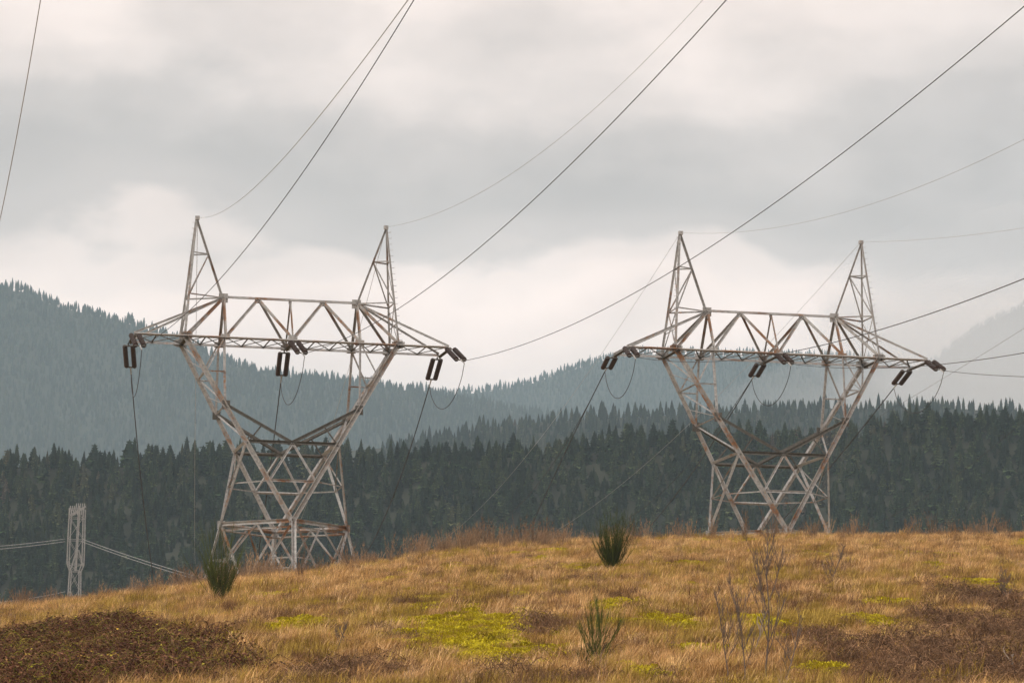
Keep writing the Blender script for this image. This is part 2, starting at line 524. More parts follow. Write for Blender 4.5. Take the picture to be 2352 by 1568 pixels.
# individuals: the nearest 300 that rise clear of the ridge
P1.sort(key=lambda p: -(p[3] * F_PX / p[1]) if p[7] < cut(0) - 14 else 0)
inview = [p for p in P1 if proj(p[:3]) and -4 < proj(p[:3])[0] < 1028]
inview.sort(key=lambda p: p[1])
near_trees = []
for p in inview:
    q = proj((p[0], p[1], p[2] + p[3]))
    if q[1] < cut(q[0]) - 16: near_trees.append(p)
    if len(near_trees) == 300: break
ids = set(id(p) for p in near_trees)
for p in near_trees:
    o = bpy.data.objects.new('conifer_tree', CON[p[5]].data); COL.objects.link(o)
    o.location = p[:3]; o.scale = (p[3],) * 3; o.rotation_euler = (0, 0, p[4])
    tag(o, 'dark green conifer in the lowest rows of forest just above the grassy ridge', 'tree', 'conifers in the front rows of the forest')
scatter('conifer_forest', [p for p in P1 if id(p) not in ids], CON_COLL, 'dense dark green conifer forest covering the slope behind the pylons', 'forest', M_CONIFER)

SKY15 = [(700, 1010), (1000, 985), (1120, 950), (1250, 935), (1400, 928), (1550, 920), (1700, 915), (1850, 905), (2000, 905), (2150, 905), (2352, 912), (2900, 905)]
h15 = hill('middle_ridge', 'blue grey wooded ridge beyond the dark forest at right', SKY15, 2500, 2150, 130, 1.0, 13, 60, lump=12)
P15 = trees_on(h15, 2170, 2560, 5.6, (7, 14), cut, nsrc=4, seed=5)
P15 = [p for p in P15 if proj(p[:3])[0] > 380 and p[7] < interp(SKY1, proj(p[:3])[0] / KD) * KD + 14]
scatter('middle_ridge_forest', P15, CONF_COLL, 'hazy blue grey conifers along the middle ridge right of centre', 'forest', M_CONIFER)

SKY2 = [(-1300, 640), (-700, 610), (-250, 640), (-60, 660), (0, 645), (60, 648), (120, 680), (200, 698), (300, 722), (380, 752), (450, 780), (520, 815), (600, 838), (700, 853),
        (800, 862), (900, 872), (1000, 888), (1080, 905), (1200, 925), (1330, 950), (1500, 985), (1700, 1030)]
h2 = hill('left_hill', 'tall hazy forested hill rising to the upper left', SKY2, 5100, 4350, 270, .95, 14, 60, lump=75, lscale=380, nxs=120, nys=80)
P2 = trees_on(h2, 4380, 5190, 7.6, (9, 19), cut, nsrc=4, seed=6)
P2 = [p for p in P2 if p[7] < interp(SKY1, proj(p[:3])[0] / KD) * KD + 12]
scatter('left_hill_forest', P2, CONF_COLL, 'hazy conifers covering the tall hill at left', 'forest', M_CONIFER)

SKY3 = [(700, 960), (900, 910), (1000, 890), (1100, 880), (1200, 866), (1300, 832), (1400, 802), (1480, 792), (1600, 794), (1750, 798), (1900, 800), (2000, 808), (2100, 836),
        (2200, 850), (2352, 870), (2800, 900)]
h3_ = hill('far_ridge', 'pale misty wooded ridge behind the right pylon', SKY3, 6500, 5700, 370, 1.0, 18, 60, lump=20, lscale=500)
P3 = trees_on(h3_, 5800, 6560, 8.5, (9, 19), cut, nsrc=4, seed=8)
P3 = [p for p in P3 if proj(p[:3])[0] > 380]
scatter('far_ridge_forest', P3, CONF_COLL, 'pale misty conifers on the far ridge behind the right pylon', 'forest', M_CONIFER)

SKY4 = [(1900, 900), (2020, 870), (2100, 838), (2150, 806), (2190, 776), (2240, 735), (2300, 705), (2352, 680), (2500, 650), (2750, 640), (3200, 640)]
h4_ = hill('far_mountain', 'faint steep mountainside fading into cloud at the right edge', SKY4, 7000, 6300, 450, 1.0, 20, 60, lump=20, lscale=500, back=300)
P4 = trees_on(h4_, 6600, 7040, 8.5, (8, 17), cut, nsrc=4, seed=9)
P4 = [p for p in P4 if proj(p[:3])[0] > 820]
scatter('far_mountain_forest', P4, CONF_COLL, 'barely visible conifers on the faint mountain at right edge', 'forest', M_CONIFER)

# ---------------------------------------------------------------- grass and low growth
def blade(mb, rnd, base, h, w, lean, tint, curl=.5):
    a = rnd.gauss(.1, 1.25)
    d = Vector((math.cos(a), math.sin(a), 0)); s_ = Vector((-d.y, d.x, 0)) * (w / 2)
    l = lean * h
    p0 = base; p1 = base + d * (l * .35) + Vector((0, 0, h * .55)); p2 = base + d * l + Vector((0, 0, h * (1 - .35 * curl * lean)))
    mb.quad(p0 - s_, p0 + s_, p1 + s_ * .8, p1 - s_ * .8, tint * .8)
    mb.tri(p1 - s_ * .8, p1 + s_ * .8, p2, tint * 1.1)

def tuft(seed, n, rad, h, w, lean, mat, name='grass_tuft'):
    rnd = random.Random(seed); mb = MB()
    for i in range(n):
        a, r = rnd.random() * 6.28, rad * math.sqrt(rnd.random())
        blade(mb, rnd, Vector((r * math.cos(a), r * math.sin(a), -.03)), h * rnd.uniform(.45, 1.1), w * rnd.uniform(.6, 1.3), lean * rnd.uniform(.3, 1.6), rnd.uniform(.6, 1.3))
    return bpy.data.objects.new(name, mb.mesh(name, mat))

M_GRASS_BROWN = foliage_mat('brown_thatch', [(0, (.10, .055, .03)), (.5, (.20, .11, .055)), (1, (.34, .20, .11))], .9, noise_mix=.5, trans=.15)
M_GRASS_OLIVE = foliage_mat('olive_grass', [(0, (.20, .135, .03)), (.5, (.42, .29, .06)), (1, (.60, .44, .11))], .9, noise_mix=.5, trans=.15)
GR = []
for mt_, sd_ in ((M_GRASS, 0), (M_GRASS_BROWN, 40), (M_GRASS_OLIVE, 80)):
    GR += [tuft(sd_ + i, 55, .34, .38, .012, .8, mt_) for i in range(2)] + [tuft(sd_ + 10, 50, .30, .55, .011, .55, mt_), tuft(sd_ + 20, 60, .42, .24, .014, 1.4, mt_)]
for k_, o_ in enumerate(GR): o_.name = 'grass_tuft_%02d' % k_
GR_COLL = source_collection('grass_sources', GR)

def family(x, y):
    """0 straw, 4 brown thatch, 8 olive"""
    low = 1 - sstep(120, 195, y)
    a = fbm(x, y, 1.5, 4, 140) + .5 * fbm(x, y, 7, 2, 141) + rnd.uniform(-.12, .12)
    b = fbm(x, y * .7, 2.2, 4, 150) + .6 * fbm(x, y, 11, 2, 151) + rnd.uniform(-.12, .12)
    if a > .30 - .12 * low: return 4
    if b > .26 - .22 * low: return 8
    return 0

def mosstuft(seed):
    rnd = random.Random(seed); mb = MB()
    for i in range(90):
        a, r = rnd.random() * 6.28, .34 * math.sqrt(rnd.random())
        b_ = Vector((r * math.cos(a), r * math.sin(a), .10 * (1 - (r / .34) ** 2)))
        blade(mb, rnd, b_, rnd.uniform(.03, .09), .03, .9, rnd.uniform(.7, 1.3))
    return bpy.data.objects.new('moss_clump', mb.mesh('moss_clump', M_MOSSY))
MO_COLL = source_collection('moss_sources', [mosstuft(i) for i in range(3)])

def weed(seed, h=1.0, n=7, mat=None, spread=.25, name='weed_stalk', rad=.006, leafy=1.0):
    rnd = random.Random(seed); mb = MB()
    for i in range(n):
        a = rnd.random() * 6.28; r = spread * rnd.random()
        p = Vector((r * math.cos(a) * .4, r * math.sin(a) * .4, 0)); d = Vector((math.cos(a) * spread, math.sin(a) * spread, 1)).normalized()
        hh = h * rnd.uniform(.5, 1.1); pts = [p]
        for k in range(5):
            d = (d + Vector((rnd.uniform(-.13, .13), rnd.uniform(-.13, .13), 0))).normalized()
            pts.append(pts[-1] + d * (hh / 5))
        mb.tube(pts, lambda t: rad * (1 - .6 * t), 3, rnd.uniform(.6, 1.2), False)
        for k in range(int(9 * leafy)):
            t = rnd.uniform(.35, 1); q = pts[min(5, int(t * 5))]
            b2 = rnd.random() * 6.28; l = hh * rnd.uniform(.06, .2)
            e = q + Vector((math.cos(b2) * .5, math.sin(b2) * .5, .8)) * l
            s_ = Vector((-math.sin(b2), math.cos(b2), 0)) * .008
            mb.tri(q - s_, q + s_, e, rnd.uniform(.7, 1.3))
    return bpy.data.objects.new(name, mb.mesh(name, mat or M_WEED))
WE_COLL = source_collection('weed_sources', [weed(i, 1.0, 14, None, .3, 'weed_stalk', .008, 1.6) for i in range(4)] + [weed(20 + i, .9, 12, None, .25, 'weed_stalk', .0045, .8) for i in range(4)])

def tangle(seed, mat, n=26, rad=.55, h=.5, leaves=60, lw=.045, name='tangle', stem=.006):
    rnd = random.Random(seed); mb = MB()
    for i in range(n):
        a = rnd.random() * 6.28; r = rad * rnd.random(); p = Vector((r * math.cos(a), r * math.sin(a), 0))
        b2 = rnd.random() * 6.28; L = rad * rnd.uniform(.7, 1.8); hh = h * rnd.uniform(.5, 1.3)
        pts = [p + Vector((math.cos(b2), math.sin(b2), 0)) * (L * t) + Vector((rnd.uniform(-.04, .04), rnd.uniform(-.04, .04), hh * math.sin(math.pi * (.08 + .8 * t)))) for t in (0, .2, .4, .6, .8, 1)]
        mb.tube(pts, lambda t: stem * (1 - .6 * t), 3, rnd.uniform(.6, 1.5) if i % 9 else 2.0, False)
        for k in range(leaves // n + 1):
            t = rnd.random(); j = min(4, int(t * 5)); q = pts[j].lerp(pts[j + 1], t * 5 - j)
            c_ = rnd.random() * 6.28; l = lw * rnd.uniform(.7, 1.6)
            d = Vector((math.cos(c_), math.sin(c_), rnd.uniform(-.6, .5))).normalized() * l
            s_ = Vector((-math.sin(c_), math.cos(c_), rnd.uniform(-.4, .4))) * (l * .45)
            mb.quad(q, q + d * .5 + s_, q + d * 1.1, q + d * .5 - s_, rnd.uniform(.35, 1.7))
    return bpy.data.objects.new(name, mb.mesh(name, mat))
BK_COLL = source_collection('bracken_sources', [tangle(i, M_BRACKEN, 30, .5, .42, 200, .036, stem=.009) for i in range(4)])
BR_COLL = source_collection('bramble_sources', [tangle(40 + i, M_BRAMBLE, 26, .55, .5, 230, .062, stem=.009) for i in range(4)])

def in_frame(x, y, z, mx=40, my=60):
    q = proj((x, y, z))
    return q is not None and -mx < q[0] < 1024 + mx and q[1] < 682 + my

rnd = random.Random(99)
grass, mossp, brack, bramb, weeds = [], [], [], [], []
y = 60.0
while y < 236:
    sp_ = .30 + .16 * sstep(80, 200, y)
    xl = el_az(-45, 600)[0] * y; xr = el_az(1069, 600)[0] * y
    x = xl
    while x < xr:
        px, py = x + rnd.uniform(-.6, .6) * sp_, y + rnd.uniform(-.6, .6) * sp_
        x += sp_
        z = ground_z(px, py)
        if not in_frame(px, py, z): continue
        ms = moss_at(px, py) if True else 0
        br = patchy(BROWN_R, px, py, 3, 77)
        bl = patchy(BROWN_L, px, py, 3, 78)
        bm_ = patchy(BROWN_M, px, py, 2, 79)
        r = rnd.random()
        if max(br, bm_) > .0 + 1.5 * rnd.random():
            if r < .10 + .16 * min(1, max(br, bm_)): brack.append((px, py, z, rnd.uniform(.35, 1.1), rnd.random() * 6.28, rnd.randrange(4), rnd.uniform(0, .3)))
            if .12 < r < .70 + .5 * fbm(px, py, 1.5, 2, 88): grass.append((px, py, z, rnd.uniform(.5, 1.1), rnd.uniform(-.7, .7), rnd.randrange(4) + (4 if rnd.random() < .6 else family(px, py)), 0))
            continue
        if bl > -.1 + 1.5 * rnd.random():
            if r < .12 + .18 * min(1, bl): bramb.append((px, py, z, rnd.uniform(.4, 1.1), rnd.random() * 6.28, rnd.randrange(4), rnd.uniform(0, .3)))
            if .15 < r < .62 + .5 * fbm(px, py, 1.5, 2, 89): grass.append((px, py, z, rnd.uniform(.5, 1.1), rnd.uniform(-.7, .7), rnd.randrange(4) + (4 if rnd.random() < .6 else family(px, py)), 0))
            continue
        if ms > .10 + .25 * rnd.random():
            if r < .55: mossp.append((px, py, z, rnd.uniform(.6, 1.3), rnd.random() * 6.28, rnd.randrange(3), 0))
            if r > .60: grass.append((px, py, z, rnd.uniform(.3, .65), rnd.uniform(-.7, .7), rnd.randrange(4) + (8 if rnd.random() < .6 else family(px, py)), 0))
            continue
        dens = .80 + .95 * fbm(px, py, 1.3, 3, 61)
        if r < dens:
            s_ = rnd.uniform(.55, 1.15) * (1 + 1.1 * fbm(px, py, 1.6, 3, 62)) + (.5 if rnd.random() < .02 else 0)
            s_ = max(.3, s_)
            if py > 150 and px < -8: s_ *= 1.25
            grass.append((px, py, z, s_, rnd.uniform(-.7, .7), rnd.randrange(4) + family(px, py), rnd.uniform(0, .15)))
        crest = sstep(196, 212, py)
        if rnd.random() < .010 + (.15 + .05 * (px < 4)) * crest * max(0, .30 + 2.6 * fbm(px, py, 5, 2, 66)) * (1.6 if px < 5 else 1.0):
            weeds.append((px, py, z, rnd.uniform(.5, 1.0) + (.8 + .6 * (px < 4)) * crest * rnd.random() ** 2.2, rnd.random() * 6.28, rnd.randrange(4) + (0 if crest > .3 else 4), rnd.uniform(0, .2)))
        if rnd.random() < .012: brack.append((px, py, z, rnd.uniform(.4, .8), rnd.random() * 6.28, rnd.randrange(4), .1))
    y += sp_
print('COUNTS grass', len(grass), 'moss', len(mossp), 'bracken', len(brack), 'bramble', len(bramb), 'weeds', len(weeds), 'trees', len(P1), len(P15), len(P2), len(P3), len(P4))
scatter('dry_grass', grass, GR_COLL, 'dry straw coloured grass covering the hillside', 'grass', M_GRASS)
scatter('moss', mossp, MO_COLL, 'bright yellow green moss cushions between the dry grass', 'moss', M_MOSSY)
scatter('dead_bracken', brack, BK_COLL, 'dark reddish brown dead bracken heaped in the lower right', 'bracken', M_BRACKEN)
scatter('bramble_thicket', bramb, BR_COLL, 'brown bramble thicket with green and yellow leaves at lower left', 'brambles', M_BRAMBLE)
scatter('dry_weeds', weeds, WE_COLL, 'thin brown dead weed stalks standing along the ridge line', 'weeds', M_WEED)

# ---------------------------------------------------------------- single plants
def broom(seed, dx, dy, h, width, label, n=95, lean=0.0, bare=.12):
    rnd = random.Random(seed)
    base = ray_ground(dx, dy); base.z -= .05
    root = empty('broom_shrub', base)
    st, wd = MB(), MB()
    for i in range(n):
        a = rnd.random() * 6.28; sprd = width * (rnd.random() ** .6) * rnd.choice((1, 1, 1, 1.35))
        d = Vector((math.cos(a) * sprd + lean, math.sin(a) * sprd, 1)).normalized()
        hh = h * rnd.uniform(.38, 1.08) * (1 - .25 * sprd / max(width, .01)); pts = [Vector((rnd.uniform(-.06, .06), rnd.uniform(-.06, .06), 0)) * h]
        for k in range(6):
            d = (d + Vector((rnd.uniform(-.07, .07), rnd.uniform(-.07, .07), .06))).normalized()
            pts.append(pts[-1] + d * (hh / 6) + Vector((rnd.uniform(-.02, .02), rnd.uniform(-.02, .02), 0)) * h * .5)
        tn = rnd.uniform(.6, 1.4)
        st.tube(pts, lambda t: .009 * (1 - .7 * t), 4, tn, False)
        for k in range(14):
            t = bare + (1 - bare) * rnd.random(); t = max(t, .22); j = min(5, int(t * 6)); q = pts[j].lerp(pts[j + 1], t * 6 - j)
            e = (pts[j + 1] - pts[j]).normalized()
            e = (e + Vector((rnd.uniform(-.35, .35), rnd.uniform(-.35, .35), .1))).normalized()
            l = h * rnd.uniform(.1, .24)
            st.tube([q, q + e * (l * .5), q + e * l + Vector((0, 0, l * .12))], lambda t: .007 * (1 - .7 * t), 3, tn * rnd.uniform(.8, 1.2), False)
    for i in range(9):
        a = rnd.random() * 6.28
        wd.tube([(0, 0, -.1), Vector((math.cos(a) * .05, math.sin(a) * .05, h * .14)), Vector((math.cos(a) * width * .2 * h, math.sin(a) * width * .2 * h, h * .32))], lambda t: .028 * (1 - .6 * t), 5, 1, False)
    st.build('green_stems', M_BROOM, root); wd.build('woody_base', M_BROOMWOOD, root)
    return tag(root, label, 'shrub', 'broom shrubs on the slope')

broom(1, 503, 1378, 3.7, .75, 'large dark green broom shrub in front of the left pylon foot', 85)
broom(2, 1408, 1312, 3.0, .68, 'round dark green broom shrub standing on the ridge line between the pylons', 120)
broom(3, 1372, 1530, 1.9, .7, 'thin forked broom shrub with bare brown base at bottom centre', 20, .05, .45)
broom(4, 1345, 1545, .9, .5, 'small low broom sprig beside the foot of the thin forked broom', 22)

def sapling(seed, dx, dy, h, label, name='sapling', lean=0.0, nb=9, mat=None, rad=.026, ang=.55, cat='sapling', group=None, trunk_n=12, fork=0.0, wob=.09):
    rnd = random.Random(seed)
    base = ray_ground(dx, dy); base.z -= .05
    root = empty(name, base)
    tr, bb = MB(), MB()
    d = Vector((lean, 0, 1)).normalized(); pts = [Vector((0, 0, 0))]
    for k in range(trunk_n):
        d = (d + Vector((rnd.uniform(-wob, wob), rnd.uniform(-wob, wob), .05))).normalized()
        pts.append(pts[-1] + d * (h / trunk_n))
    tr.tube(pts, lambda t: rad * (1 - .85 * t) + .003, 6)
    def branch(p, d, L, r, depth):
        q = [p]; dd = d.copy()
        for k in range(5):
            dd = (dd + Vector((rnd.uniform(-.12, .12), rnd.uniform(-.12, .12), .12))).normalized()
            q.append(q[-1] + dd * (L / 5))
        bb.tube(q, lambda t: r * (1 - .75 * t) + .0025, 4, 1, False)
        if depth > 0:
            for k in range(3 + (depth > 1)):
                j = rnd.randrange(1, 5)
                a = rnd.random() * 6.28
                branch(q[j], (dd + Vector((math.cos(a), math.sin(a), .3)) * .6).normalized(), L * rnd.uniform(.35, .6), r * .55, depth - 1)
    for i in range(nb):
        t = .18 + .8 * (i + rnd.random()) / nb
        j = min(trunk_n - 1, int(t * trunk_n)); p = pts[j]
        a = rnd.choice((0, math.pi)) + rnd.uniform(-.9, .9)
        dd = (Vector((math.cos(a), math.sin(a), 0)) * ang + Vector((0, 0, 1))).normalized()
        branch(p, dd, h * (.42 * (1 - t) + .12) * rnd.uniform(.7, 1.1), rad * (1 - .8 * t) * .55, 2)
    tr.build('trunk', mat or M_BARK, root); bb.build('branches', mat or M_BARK, root)
    return tag(root, label, cat, group)

GS = 'bare saplings at lower right'
sapling(11, 1758, 1572, 3.9, 'tallest bare sapling with a winding grey trunk at lower right', nb=15, rad=.020, lean=.02, group=GS, ang=.45)
sapling(12, 1712, 1575, 2.5, 'slender bare sapling just left of the tallest one', nb=11, rad=.014, lean=-.04, group=GS, ang=.4)
sapling(13, 1676, 1575, 2.3, 'thin twiggy bare sapling at the left of the sapling group', nb=10, rad=.012, lean=-.10, group=GS, ang=.4)
sapling(14, 1800, 1572, 1.7, 'short bare sapling leaning right beside the tallest one', nb=8, rad=.018, lean=.45, group=GS)
sapling(15, 1735, 1500, 1.2, 'pale dead broken stem close against the tallest sapling', nb=4, rad=.02, mat=M_PALEBARK, group=GS)
sapling(16, 1898, 1345, 1.9, 'dark twiggy shrub leaning right on the upper slope', 'twiggy_shrub', lean=.75, nb=12, rad=.02, ang=.7, cat='shrub')
sapling(17, 770, 1500, 1.0, 'small leafless twiggy shrub on the slope in front of the left pylon', 'twiggy_shrub', lean=.3, nb=9, rad=.014, ang=.7, cat='shrub')
sapling(18, 2318, 1385, 1.3, 'dense dark twiggy shrub at the right edge of the slope', 'twiggy_shrub', lean=-.2, nb=18, rad=.016, ang=1.0, cat='shrub')
sapling(19, 2335, 1560, .8, 'pale curved dead stem sticking up in the lower right corner', 'driftwood_stalk', lean=-.25, nb=3, rad=.02, mat=M_PALEBARK, cat='dead stem', wob=.2)

for i, (dx, dy, h, lab) in enumerate([(1048, 1262, 3.2, 'tall reddish brown dead weed clump on the ridge right of the left pylon'),
                                      (1640, 1236, 1.7, 'dead weed clump at the left foot of the right pylon'),
                                      (1712, 1236, 1.9, 'dead reddish weed clump in the middle under the right pylon'),
                                      (2140, 1234, 2.0, 'dead weed clump on the ridge far right of the right pylon'),
                                      (1960, 1236, 1.8, 'dead weed clump on the ridge just right of the right pylon'),
                                      (45, 1390, 2.0, 'tall dead weed clump at the far left end of the ridge'),
                                      (690, 1330, 2.2, 'thin dead weed clump in front of the centre leg of the left pylon')]):
    o = weed(300 + i, h, 14, None, .22, 'dead_weed', .012, 2.2); COL.objects.link(o)
    o.location = ray_ground(dx, dy)
    tag(o, lab, 'dead weed', 'dead weed clumps on the ridge')

# ---------------------------------------------------------------- pylons
YAW = R(11.02)
T1 = Vector((-17.046, 252.009, 21.811)); T2 = Vector((20.1285, 256.451, 22.081))
T0 = T1 - Vector((37.2, 7.2, .3)); T3 = T2 + Vector((37.2, 7.2, .3))
qa, qb, qw, qd, qh1, qv, qep, qh2, qt, qe, qh3, qh4, qp, qh5 = 4.78, 5.301, 3.577, 3.671, 5.951, 5.131, 3.30, 8.718, 8.104, 2.227, 14.02, 17.324, 7.296, 23.393
TIP = 12.0
V = lambda x, y, z: Vector((x, y, z))

def pylon(loc, label):
    root = empty('transmission_tower', loc, YAW)
    tag(root, label, 'pylon', 'rusty lattice pylons on the ridge')
    def part(name, segs, w, mat=M_STEEL, ref=None, plates=()):
        mb = MB()
        for sg in segs:
            mb.angle(sg[0], sg[1], (sg[2] if len(sg) > 2 else w) * .80, ref=ref)
        for p, sx, sz in plates:
            mb.box(Vector(p), Vector((sx, 0, 0)), Vector((0, .02, 0)), Vector((0, 0, sz)))
        return mb.build(name, mat, root)
    L, Rr, Fr, K = V(-qa, 0, 0), V(qa, 0, 0), V(0, -qb, 0), V(0, qb, 0)
    feet = {}
    fz = -5.4
    for nm, c in (('L', L), ('R', Rr), ('F', Fr), ('K', K)):
        d = Vector((c.x, c.y, 0)).normalized()
        ft = c + d * 1.35 + V(0, 0, fz)
        feet[nm] = (c, ft)
        part('base_leg', [(c, ft)], .30, M_STEEL, ref=d, plates=[(c, .28, .3)])
    ring = [('L', 'F'), ('F', 'R'), ('R', 'K'), ('K', 'L')]
    for i, j in ring:
        a, af = feet[i]; b_, bf = feet[j]
        n_ = ((a + b_) / 2); n_.z = 0; n_.normalize()
        part('ring_beam', [(a, b_), (a - V(0, 0, .42), b_ - V(0, 0, .42), .12)], .26, M_RUSTY, ref=n_)
        mid = (a + b_) / 2; fm = (af + bf) / 2
        la = a.lerp(af, .93); lb = b_.lerp(bf, .93)
        part('base_bracing', [(a, fm, .2), (b_, fm, .2), (mid, la, .15), (mid, lb, .15), (a.lerp(af, .5), (a.lerp(fm, .5)), .09), (b_.lerp(bf, .5), (b_.lerp(fm, .5)), .09)], .15, M_RUSTY if i in 'LK' else M_STEEL, ref=n_)
    J = {(sx, sy): V(sx * qt, sy * qe, qh3) for sx in (-1, 1) for sy in (-1, 1)}
    W = {}; P = {}; Mi = {}; MM = {}
    for (sx, sy), j in J.items():
        f0 = Fr if sy < 0 else K
        part('main_leg', [(f0, j)], .32, M_RUSTY if (sx, sy) in ((-1, -1), (1, -1)) else M_STEEL, ref=(sx * .3, sy, 0), plates=[(j, .35, .3)])
        W[sx, sy] = f0.lerp(j, qh1 / qh3); P[sx, sy] = f0.lerp(j, qh2 / qh3); Mi[sx, sy] = f0.lerp(j, .805); MM[sx, sy] = f0.lerp(j, 3.03 / qh3)
    for sx in (-1, 1):
        c = L if sx < 0 else Rr
        ml = {}
        for sy in (-1, 1):
            part('side_strut', [(c, W[sx, sy])], .24, M_STEEL, ref=(sx, sy * .4, 0))
            ml[sy] = c.lerp(W[sx, sy], .5)
        part('body_bracing', [(MM[sx, -1], ml[-1], .10), (MM[sx, 1], ml[1], .10), (ml[-1], ml[1], .10), (ml[-1], W[sx, 1], .09), (ml[1], W[sx, -1], .09)], .1, M_RUSTY)
        # side lattice between front and back legs
        part('side_lattice', [(W[sx, -1], W[sx, 1], .26), (Mi[sx, -1], Mi[sx, 1], .14), (P[sx, -1], P[sx, 1], .12), (J[sx, 1], Mi[sx, -1], .13),
                              (Mi[sx, 1], P[sx, -1], .13), (P[sx, 1], W[sx, -1], .13), (P[sx, -1], Mi[sx, 1].lerp(P[sx, 1], .5), .08), (Mi[sx, -1], J[sx, 1].lerp(Mi[sx, 1], .5), .08)], .12, M_STEEL)
    for sy in (-1, 1):
        cb = V(0, (W[-1, sy].y), qh1)
        part('waist_beam', [(W[-1, sy], W[1, sy])], .22, M_DARK, ref=(0, sy, 0), plates=[(cb, .4, .14)])
        mm = (cb.z)
        part('mid_belt', [(MM[-1, sy], MM[1, sy], .17), (MM[-1, sy], cb, .15), (MM[1, sy], cb, .15)], .15, M_STEEL, ref=(0, sy, 0))
        for sx in (-1, 1):
            h = cb.lerp(P[sx, sy], .47)
            part('knee_brace', [(cb, P[sx, sy], .24), (h, W[sx, sy] + V(-sx * .1, 0, 0), .10)], .24, M_DARK, ref=(0, sy, .5), plates=[(P[sx, sy], .3, .35)])
            vn = V(sx * qv, sy * qe, qh3)
            hang = P[sx, sy].lerp(vn, (Mi[sx, sy].z - P[sx, sy].z) / (qh3 - P[sx, sy].z))
            part('hanger', [(P[sx, sy], vn, .20), (vn, Mi[sx, sy], .13), (Mi[sx, sy], hang, .09)], .2, M_STEEL, ref=(sx, sy, 0))
    # crossarm
    for sy in (-1, 1):
        part('bottom_chord', [(V(-TIP, sy * qe, qh3), V(TIP, sy * qe, qh3))], .24, M_RUSTY if sy < 0 else M_STEEL, ref=(0, sy * .3, -1),
             plates=[(V(x, sy * qe, qh3), .35 if abs(x) != qt else .5, .22) for x in (-qv, qv, 0, -qt, qt)])
    part('top_chord', [(V(-qv, 0, qh4), V(qv, 0, qh4))], .22, M_STEEL, ref=(0, -1, 1),
         plates=[(V(-2.5, 0, qh4 - .12), .22, .16), (V(2.5, 0, qh4 - .12), .22, .16), (V(-qv, 0, qh4), .35, .35), (V(qv, 0, qh4), .35, .35), (V(0, 0, qh4 - .1), .12, .12)])
    lac = []
    xs = [-TIP, -10.3, -qt, -6.6, -qv, -3.4, -1.7, 0, 1.7, 3.4, qv, 6.6, qt, 10.3, TIP]
    for x0, x1 in zip(xs, xs[1:]):
        lac += [(V(x0, -qe, qh3), V(x1, qe, qh3), .09), (V(x0, qe, qh3), V(x1, -qe, qh3), .09)]
    for x in xs:
        big = x in (-TIP, 0, TIP, -qt, qt)
        lac.append((V(x, -qe - (.5 if big else 0), qh3 - (.12 if big else 0)), V(x, qe + (.5 if big else 0), qh3 - (.12 if big else 0)), .26 if big else .10))
    part('arm_lacing', lac, .1, M_DARK, ref=(0, 0, -1))
    for sx in (-1, 1):
        tn = V(sx * 2.5, 0, qh4)
        sg = []
        for sy in (-1, 1):
            sg += [(tn, V(sx * qv, sy * qe, qh3), .2), (tn, V(0, sy * qe, qh3), .19), (V(sx * qv, 0, qh4), V(sx * qv, sy * qe, qh3), .19), (V(sx * qv, 0, qh4), J[sx, sy], .21)]
            if sx < 0: sg.append((V(0, 0, qh4), V(0, sy * qe, qh3), .11))
        part('truss_web', sg, .18, M_RUSTY)
        for sy in (-1, 1):
            part('stay_bar', [(V(sx * qv, 0, qh4), V(sx * TIP, sy * qe, qh3))], .16, M_STEEL)
    # earth wire peaks
    for sx in (-1, 1):
        pk = V(sx * qp, 0, qh5); a = V(sx * qv, 0, qh4)
        jf, jb = J[sx, -1], J[sx, 1]
        sg = [(a, pk, .19), (jf, pk, .19), (jb, pk, .19)]
        t1 = (qh5 - 2.75 - qh4) / (qh5 - qh4)
        a1 = a.lerp(pk, t1); z1 = a1.z; f1 = (z1 - qh3) / (qh5 - qh3); f0 = (qh4 - qh3) / (qh5 - qh3)
        u1, w1 = jf.lerp(pk, f1), jb.lerp(pk, f1); u0, w0 = jf.lerp(pk, f0), jb.lerp(pk, f0)
        sg += [(a1, u1, .1), (a1, w1, .1), (u1, w1, .1), (a, u0, .11), (a, w0, .11), (u0, w0, .1), (a1, u0, .12), (a1, w0, .12), (u0, w1, .08), (jf, w0, .09), (jb, u0, .09),
               (u0.lerp(jf, .5), w0.lerp(jb, .5), .08)]
        mb = MB()
        for s_ in sg: mb.angle(s_[0], s_[1], s_[2] * .78, ref=(sx, -1, .2))
        mb.box(pk + V(0, 0, .02), V(.16, 0, 0), V(0, .16, 0), V(0, 0, .14))
        side = jf if sx < 0 else jf
        for k in range(19):
            q = side.lerp(pk, .04 + .92 * k / 18)
            mb.tube([q, q + V(sx * .30, -.06, 0), q + V(sx * .32, -.06, .06)], .016, 4)
        mb.build('earth_wire_peak', M_STEEL, root)
    return root

pylon(T1, 'left rusty lattice pylon with splayed legs seen down below the ridge ring')
pylon(T2, 'right rusty lattice pylon whose waist ring sits level with the grass')

def world(t, p):
    c_, s_ = math.cos(YAW), math.sin(YAW)
    return t + Vector((c_ * p[0] - s_ * p[1], s_ * p[0] + c_ * p[1], p[2]))

# ---------------------------------------------------------------- insulators, conductors, jumpers
def wire_pts(S, az, m_, c_, smax, n):
    h = Vector((math.sin(az), math.cos(az), 0))
    return [S + h * s_ + Vector((0, 0, m_ * s_ + c_ * s_ * s_)) for s_ in (smax * i / n for i in range(n + 1))]

